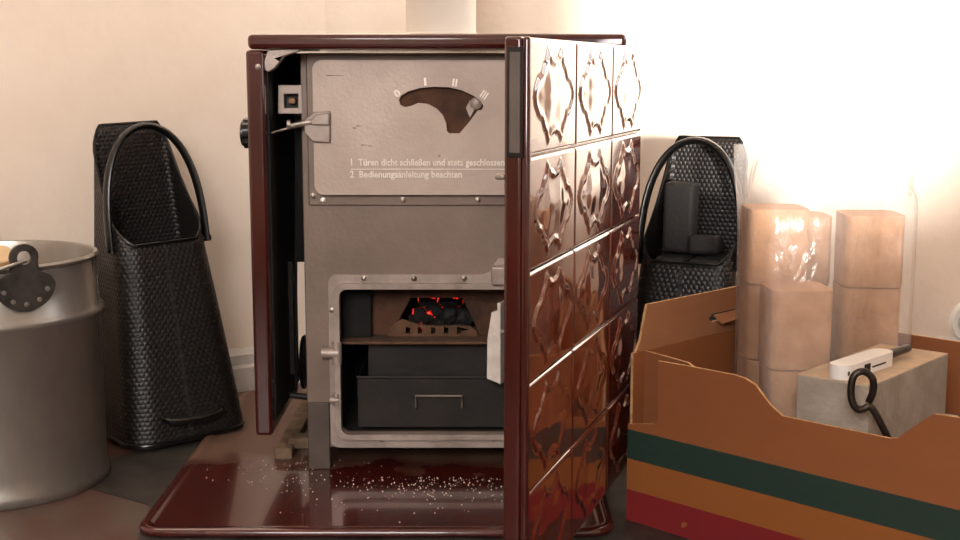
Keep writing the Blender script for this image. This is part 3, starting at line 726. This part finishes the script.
# bail lying down against the left side of the rim
bp_ = [en*(RT+.020)+UP*(BH+.020), en*(RT+.0085)+UP*(BH+.012)]
bl = [en*(RT-.004)+UP*(BH+.016)+et*.0]
N_ = 24
for k in range(N_+1):
    a = PI*k/N_; rr = RT+.022
    bl.append(en*rr*math.cos(a) - et*rr*math.sin(a)*1.0 + UP*(BH+.012-.055*math.sin(a)))
build('bail', MB().tube(bl[1:], .0032, 8), 'wire', bk, local=True)
# wooden stick in the bucket
ws = root('wooden_stick', 'pale round stick end sticking out of the zinc bucket', 'stick', bc+Vector((.02, -.02, BH-.07)))
sk = at(0, 252, 2.26)
build('stick', MB().tube([ (sk.x-.03, 2.32, BH-.066), (sk.x-.004, 2.27, sk.z-.004)], .022, 16), 'wood', ws, bevel=.002)

# ---------------------------------------------------------------- coal scuttles
def make_scuttle(name, label, loc, rot, H=.63, HF=.39):
    """local: front faces -y; tapering pressed-metal scuttle with a slanted opening"""
    g = root(name, label, 'coal scuttle', loc, rot, None)
    W0, W1, D0, D1 = .252, .150, .215, .090
    NU, NV = 96, 30
    def rr(u, z):
        """point on the rounded-rectangle perimeter at fraction u (0 = middle of the front) and height z"""
        t_ = z/H; w_ = W0+(W1-W0)*t_; d_ = D0+(D1-D0)*t_**1.15; r_ = .052*(1-.35*t_)
        yb = D0/2                                           # back stays upright
        per = [(w_/2-r_), PI*r_/2, d_-2*r_*.999, PI*.012/2+.0, w_/2-.012]
        # exact walk along right half
        segs = [w_/2-r_, PI*r_/2, d_-r_-.012, PI*.012/2, w_/2-.012]; tot = sum(segs)
        s_ = 1 if u <= .5 else -1; uu = (u if u <= .5 else 1-u)*2*tot
        yf = yb-d_
        if uu <= segs[0]: x, y = uu, yf
        elif uu <= segs[0]+segs[1]:
            a = (uu-segs[0])/r_; x, y = w_/2-r_+r_*math.sin(a), yf+r_-r_*math.cos(a)
        elif uu <= sum(segs[:3]): x, y = w_/2, yf+r_+(uu-segs[0]-segs[1])
        elif uu <= sum(segs[:4]):
            a = (uu-sum(segs[:3]))/.012; x, y = w_/2-.012+.012*math.cos(a), yb-.012+.012*math.sin(a)
        else: x, y = w_/2-.012-(uu-sum(segs[:4])), yb
        return Vector((x*s_, y, z))
    def top(u):
        uu = u if u <= .5 else 1-u
        a, b = .155, .36
        if uu < a-.05: return HF
        k = (uu-(a-.05))/(b-a+.05)
        if k >= 1: return H
        return HF+(H-HF)*min(1, (k*k*.55+k*.45)) if k < 1 else H
    vs, uvs = [], []
    for j in range(NV+1):
        for i in range(NU):
            u = i/NU; z = top(u)*j/NV
            vs.append(rr(u, z)); uu = u if u <= .5 else 1-u
            w_ = (W0+(W1-W0)*z/H)
            uvs.append(((u-.5)*.8/.0115*(1-.25*z/H), z/.0085))
    fs = [(j*NU+i, j*NU+(i+1) % NU, (j+1)*NU+(i+1) % NU, (j+1)*NU+i) for j in range(NV) for i in range(NU)]
    b0 = len(vs)
    fs.append(tuple(range(NU))[::-1])
    mb = MB().add(vs, fs)
    body = build('shell', mb, 'scuttle', g, local=True, uv=uvs, recalc=False, smooth=60)
    sd = body.modifiers.new('solid', 'SOLIDIFY'); sd.thickness = .002; sd.offset = -1
    rim = [rr(i/NU, top(i/NU)) for i in range(NU)]
    build('rolled_rim', MB().tube(rim, .0028, 8, closed=True), 'blackgloss', g, local=True)
    build('base_band', MB().tube([rr(i/NU, .006) for i in range(NU)], .0035, 8, closed=True), 'blackgloss', g, local=True)
    # carrying handle: flat band from side to side over the opening
    hp_ = []; zc = HF-.012
    for k in range(29):
        a = PI*k/28; x = .1005*math.cos(a)*(1+.05*math.sin(a)**2); zz = zc+(.628*H/.63-zc)*math.sin(a)**.75
        hp_.append(Vector((x, -.004+.03*math.sin(a), zz)))
    build('carry_handle', MB().tube(hp_, .0115, 12, flat=.6), 'blackgloss', g, local=True)
    for q in (hp_[0], hp_[-1]):
        sg = 1 if q.x > 0 else -1
        build('pivot', MB().tube([Vector((q.x-sg*.012, q.y, q.z+.006)), Vector((q.x+sg*.008, q.y, q.z+.006))], .007, 12), 'blackgloss', g, local=True)
    # low grip loop on the front
    y_ = D0/2-D0
    gp = [Vector((-.058, y_+.004, .052)), Vector((-.053, y_-.012, .05)), Vector((-.03, y_-.020, .048)), Vector((0, y_-.022, .047)), Vector((.03, y_-.020, .048)), Vector((.053, y_-.012, .05)), Vector((.058, y_+.004, .052))]
    build('tilt_grip', MB().tube(gp, .0068, 10), 'blackgloss', g, local=True)
    return g
scL = make_scuttle('coal_scuttle', 'empty black scale-embossed coal scuttle standing between zinc bucket and stove', (-.624, 2.558, .0), math.radians(37), H=.612, HF=.385)
scL.location.z = .0125; scL.rotation_euler = (0, math.radians(-2.2), math.radians(37))   # right side rests on the rim of the hearth plate
scR = make_scuttle('coal_scuttle', 'black scale-embossed coal scuttle filled with dark briquettes behind the cardboard box', (.400, 2.46, .0), math.radians(-27), H=.60, HF=.37)
Rz = Matrix.Rotation(math.radians(-25), 4, 'Z')
bqs = [(sx*.034, .028+sy*.026, z, 0, 0) for z in (.006, .193) for sx in (-1, 1) for sy in (-1, 1)] + [(-.030, .035, .382, .04, .03), (.030, .010, .384, -.05, -.04)]
for i, (lx, ly, z, rx, ry) in enumerate(bqs):
    hq = .183 if i < 8 else (.135 if i == 8 else .035)
    bq = MB(); bq.box((-.030, -.023, 0), (.030, .023, hq))
    p = Vector((.400, 2.46, 0)) + Rz @ Vector((lx, ly, z))
    o = build('coal_briquette', bq, 'coalbriq', None, bevel=.008, seg=3); o.location = p; o.rotation_euler = (rx, ry, math.radians(-25))
    lab = {8: 'tall dark coal briquette standing uppermost in the scuttle behind the box', 9: 'broken short dark coal piece beside the tall briquette in the scuttle'}.get(i, 'dark coal briquette standing lower inside the scuttle behind the box')
    tag(o, lab, 'briquette', 'coal briquettes in the scuttle')

# ---------------------------------------------------------------- cardboard box
BC = onz(626, 521); BC.z = .0025; BA = math.radians(-45)
box = root('cardboard_box', 'brown cardboard box printed with green, orange and red stripes', 'box', BC, BA)
ex, ey = Vector((math.cos(BA), math.sin(BA), 0)), Vector((-math.sin(BA), math.cos(BA), 0))
BL, BW, CTK = .66, .46, .005
def fl_uv(px, py):
    q = onplane(px, py, BC, ey)-BC; return (q.dot(ex), q.z)
def el_uv(px, py):
    q = onplane(px, py, BC, ex)-BC; return (q.dot(ey), q.z)
ztop = fl_uv(632, 354)[1]
fpoly = [(0, 0), (BL, 0), (BL, fl_uv(960, 418)[1]+.0), fl_uv(960, 418), fl_uv(934, 414), fl_uv(925, 419), fl_uv(897, 438), fl_uv(890, 438.5), fl_uv(800, 420), fl_uv(782, 416), fl_uv(770, 405), fl_uv(755, 385), fl_uv(745, 378.5), fl_uv(735, 375), fl_uv(690, 366.5), fl_uv(658, 361), fl_uv(658, 420), fl_uv(654, 424), (0, fl_uv(628, 424)[1])]
xr_ = fl_uv(960, 418)
fpoly[2] = (BL, xr_[1]+.0)
if xr_[0] >= BL: BL = xr_[0]+.06; fpoly[1] = (BL, 0); fpoly[2] = (BL, xr_[1])
pf = MB().prism(fpoly, [], (0, 0, 0), (1, 0, 0), UP, (0, CTK, 0), 0, 1)
build('front_panel', pf, ['cardprint', 'cardedge'], box, local=True, smooth=0)
# inner layer behind the corner notch
pi = MB().prism([(CTK+.0005, .006), (.12, .006), (.12, ztop-.02), (.09, ztop-.006), (CTK, ztop)], [], (0, .034, 0), (1, 0, 0), UP, (0, CTK, 0), 0, 1)
build('inner_corner_panel', pi, ['cardboard', 'cardedge'], box, local=True, smooth=0)
# left end panel with its raised flap
e1 = el_uv(742, 326); zc = ztop
pe = MB().prism([(CTK+.0005, 0), (BW, 0), (BW, zc), (CTK+.0005, zc)], [], (0, 0, 0), (0, 1, 0), UP, (CTK, 0, 0), 0, 1)
build('end_panel', pe, ['cardprint', 'cardedge'], box, local=True, smooth=0)
fa, fb_ = el_uv(645, 304), el_uv(742, 285)
lean = Vector((.012, 0, 0))
slot = [(.22, zc+.022), (.30, zc+.022), (.305, zc+.030), (.30, zc+.036), (.22, zc+.036), (.212, zc+.029)]
flp = MB().prism([(.012, zc+.0005), (BW, zc+.0005), (BW, fb_[1]), (fa[0], fa[1]), (.024, zc+.02)], [slot], (0, 0, 0), (0, 1, 0), UP, (CTK, 0, 0), 0, 1)
fo = build('end_flap', flp, ['cardboard_in', 'cardedge'], box, local=True, smooth=0)
build('slot_tab', MB().add([(CTK+.001, .225, zc+.034), (CTK+.001, .295, zc+.034), (CTK+.02, .295, zc+.024), (CTK+.02, .225, zc+.022)], [(0, 1, 2, 3)]), 'cardboard_in', fo, local=True, smooth=0).modifiers.new('solid', 'SOLIDIFY').thickness = .003
# other two sides and the floor
build('end_panel', MB().prism([(CTK*2, 0), (BW, 0), (BW, zc), (CTK*2, zc)], [], (BL-CTK, 0, 0), (0, 1, 0), UP, (CTK, 0, 0), 0, 1), ['cardprint', 'cardedge'], box, local=True, smooth=0)
build('back_panel', MB().prism([(CTK, 0), (BL-CTK, 0), (BL-CTK, zc), (CTK, zc)], [], (0, BW, 0), (1, 0, 0), UP, (0, CTK, 0), 0, 1), ['cardprint', 'cardedge'], box, local=True, smooth=0)
build('bottom_panel', MB().box((CTK, CTK, 0), (BL-CTK, BW, CTK)), 'cardboard_in', box, local=True, smooth=0)

# concrete block in the box, slab beneath
def top_pt(px, py, z): return onz(px, py, z)
ZK = .285
A_, B_, C_ = onz(796, 374, ZK), onz(870, 386, ZK), onz(949, 353, ZK)
e1 = (C_-B_); L2 = e1.length; e1.normalize(); e2 = Vector((-e1.y, e1.x, 0)); L1 = max(.08, (A_-B_).dot(e2))
print('block', A_, B_, C_, L1, L2)
KH = .105
kb_ = MB().prism([(0, 0), (L2, 0), (L2, L1), (0, L1)], [], B_-UP*KH, e1, e2, UP*KH)
kb_.mi = [1 if i in (0, 2) else 0 for i in range(len(kb_.f))]
blk = build('concrete_block', kb_, ['concrete', 'concretedust'], None, base=B_-UP*KH, bevel=.003, seg=2)
tag(blk, 'grey concrete block lying in the cardboard box under a lighter', 'block')
sl = MB().prism([(-.03, -.012), (L2+.03, -.012), (L2+.03, L1+.02), (-.03, L1+.02)], [], B_-UP*(KH+.0365+.001), e1, e2, UP*.0365)
tag(build('concrete_slab', sl, 'concrete', None, base=B_-UP*(KH+.0365), bevel=.003), 'thin grey slab lying beneath the concrete block', 'slab')
zb = B_.z-KH-.0375
st = MB().prism([(0, 0), (L2, 0), (L2, L1), (0, L1)], [], Vector((B_.x, B_.y, .009)), e1, e2, UP*(zb-.0095))
tag(build('concrete_block', st, 'concrete', None, base=(B_.x, B_.y, .009), bevel=.004), 'grey concrete block at the bottom of the box under the slab', 'block')

# stick lighter on the block
lz = ZK+.0005
l0, l1 = onz(838, 371, lz+.012), onz(884, 356, lz+.012); ld = l1-l0; ld.z = 0; LL = ld.length; ld.normalize(); ln_ = Vector((-ld.y, ld.x, 0))
lgt = root('stick_lighter', 'white and black stick lighter lying on the concrete block', 'lighter', Vector((l0.x, l0.y, lz)))
lw = .017
lb = MB().prism(rrect(-.006, -lw, LL+.006, lw, .0155, 7), [], Vector((l0.x, l0.y, lz)), ld, ln_, UP*.022)
build('lighter_body', lb, 'whiteplastic', lgt, bevel=.008, seg=5)
nz_ = [Vector((l0.x, l0.y, lz+.012))+ld*t for t in (LL+.002, LL+.02, LL+.05, LL+.072, LL+.08)]
build('nozzle', MB().tube(nz_, [.0085, .0075, .0065, .0068, .006], 14), 'blackgloss', lgt)
sp = Vector((l0.x, l0.y, lz))-ln_*(lw+.0003)
build('fuel_window', MB().prism(rrect(LL*.50, .008, LL*.80, .0105, .001, 2), [], sp, ld, UP, -ln_*.0006), 'black', lgt, smooth=0)
build('trigger', MB().prism(rrect(LL*.33, .004, LL*.45, .0165, .001, 2), [], sp, ld, UP, -ln_*.0012), 'black', lgt, smooth=0)
build('end_hole', MB().prism(rrect(-.003, .008, .002, .014, .001, 2), [], sp, ld, UP, -ln_*.0006), 'black', lgt, smooth=0)

# poker: hooked ring leaning in the box
kd = Vector((-.707, -.707, 0))
pp = B_ - e2*.02 - e1*.02
pn = Vector((0, -1, 0)); PYp = pp.y-.01
def pk(px, py): return at(px, py, PYp)
path = [(872, 404), (874.5, 392), (873, 380), (868, 373.5), (861, 371.5), (854, 376), (851, 388), (852, 401), (857, 409), (864, 408.5), (869, 406), (874, 411), (880, 422), (887, 436), (900, 462), (915, 492)]
P_ = [pk(*q) for q in path]
pts = []
for i in range(len(P_)-1):
    a, b, c, d = P_[max(i-1, 0)], P_[i], P_[i+1], P_[min(i+2, len(P_)-1)]
    for k in range(4):
        t_ = k/4; pts.append(.5*((2*b)+(c-a)*t_+(2*a-5*b+4*c-d)*t_*t_+(3*b-a-3*c+d)*t_**3))
pts.append(P_[-1])
for i, p in enumerate(pts):
    if i < 8: p.y += .014*(1-i/8)
tag(build('fire_poker', MB().tube(pts, .0052, 12), 'pokersteel', base=P_[-1]), 'dark iron fire poker with a bent ring end leaning on the concrete block', 'poker')

# ---------------------------------------------------------------- wood briquettes in a clear bag
def in_box(lx, ly, z=0): return BC+ex*lx+ey*ly+UP*z
bw = .097
cols = [(.488, 2.14, 4, .125, .0, 'in the tall stack beside the scuttle'), (.503, 2.037, 3, .128, .06, 'in the short stack touching the concrete block'),
        (.655, 2.172, 4, .1215, -.05, 'in the tall stack behind the concrete block'), (.553, 2.247, 4, .119, .0, 'in the stack farthest back')]
ORD = ['topmost', 'second from top', 'third from top', 'lowest']
for X, Y, nlev, hh, rz, where in cols:
    m_ = MB().prism(rrect(-bw/2, -bw/2, bw/2, bw/2, .016, 4), [], (0, 0, 0), (1, 0, 0), (0, 1, 0), (0, 0, hh-.002))
    src = None
    for k in range(nlev):
        if src is None: o = src = build('wood_briquette', m_, 'briquette', None, bevel=.005, seg=2)
        else: o = src.copy(); COL.objects.link(o)
        o.location = (X+random.uniform(-.002, .002), Y, .009+k*hh); o.rotation_euler = (0, 0, rz+random.uniform(-.04, .04))
        q = nlev-1-k
        tag(o, 'bagged wood briquette, %s %s' % ('lowest' if k == 0 else ORD[q], where), 'briquette', 'wood briquettes in the plastic bag')
# bag film: closed outline round the stacks, loose and crumpled above them
hull = [(.447, 1.982), (.555, 1.983), (.655, 2.107), (.715, 2.118), (.732, 2.17), (.712, 2.236), (.61, 2.305), (.50, 2.303), (.446, 2.205), (.4345, 2.17), (.4345, 2.09)]
def resample(poly, n):
    m = len(poly); out = []
    for i in range(n):
        t_ = i/n*m; a = int(t_); f = t_-a
        p0, p1, p2, p3 = [Vector(poly[(a+k) % m]) for k in (-1, 0, 1, 2)]
        cr_ = .5*((2*p1)+(p2-p0)*f+(2*p0-5*p1+4*p2-p3)*f*f+(3*p1-p0-3*p2+p3)*f**3)
        out.append(p1.lerp(p2, f)*.6+cr_*.4)
    return out
NUb, NVb = 120, 48
ringb = resample(hull, NUb); cb_ = sum(ringb, Vector((0, 0)))/NUb
bg = MB()
for j in range(NVb+1):
    t_ = j/NVb; z = .0085+t_*.60
    k = sm((z-.50)/.13)
    for i in range(NUb):
        p = ringb[i]-cb_
        p = Vector((p.x*(1-.04*k), p.y*(1-.45*k)+.05*k))
        nn = p.normalized(); am = .0025+.020*sm((z-.42)/.2)
        q = noise.noise(Vector((p.x*16, p.y*16, z*3)))*am+noise.noise(Vector((p.x*45, p.y*45, z*9+5)))*am*.55
        if z < .53: q = max(q, 0)
        zt_ = z+(noise.noise(Vector((p.x*6, p.y*6, 3)))*.02 if j == NVb else 0)
        bg.v.append(Vector((cb_.x+p.x+nn.x*q, cb_.y+p.y+nn.y*q, zt_)))
for j in range(NVb):
    for i in range(NUb): bg.f.append([j*NUb+i, j*NUb+(i+1) % NUb, (j+1)*NUb+(i+1) % NUb, (j+1)*NUb+i]); bg.mi.append(0)
tag(build('plastic_bag', bg, 'bag', None, base=(cb_.x, cb_.y, .0085), smooth=180), 'clear plastic bag of wood briquettes standing in the cardboard box', 'bag')

# ---------------------------------------------------------------- wall socket and cable at the right
so = at(971, 321, YB); so.y = YB
sk_ = root('wall_socket', 'round white wall socket with a plug on the wall behind the box', 'socket', so)
build('socket_frame', MB().lathe([(.054, -.0005), (.054, -.012), (.050, -.018), (.044, -.018), (.041, -.006), (0, -.006)], so, n=40, axis='y'), 'whiteplastic', sk_, smooth=40)
build('plug', MB().lathe([(.030, -.007), (.030, -.03), (.024, -.045), (.012, -.05), (0, -.05)], so+Vector((-.004, 0, -.002)), n=28, axis='y'), 'whiteplastic', sk_, smooth=40)
ca, cb = at(876.5, 0, YB), at(874.5, 62, YB)
tag(build('wall_cable', MB().tube([(ca.x, YB-.004, 1.6), (ca.x, YB-.004, ca.z), (cb.x, YB-.004, cb.z)], .0022, 8), 'cablewhite', base=(cb.x, YB-.004, cb.z)), 'thin pale cable running up the bright wall', 'cable')
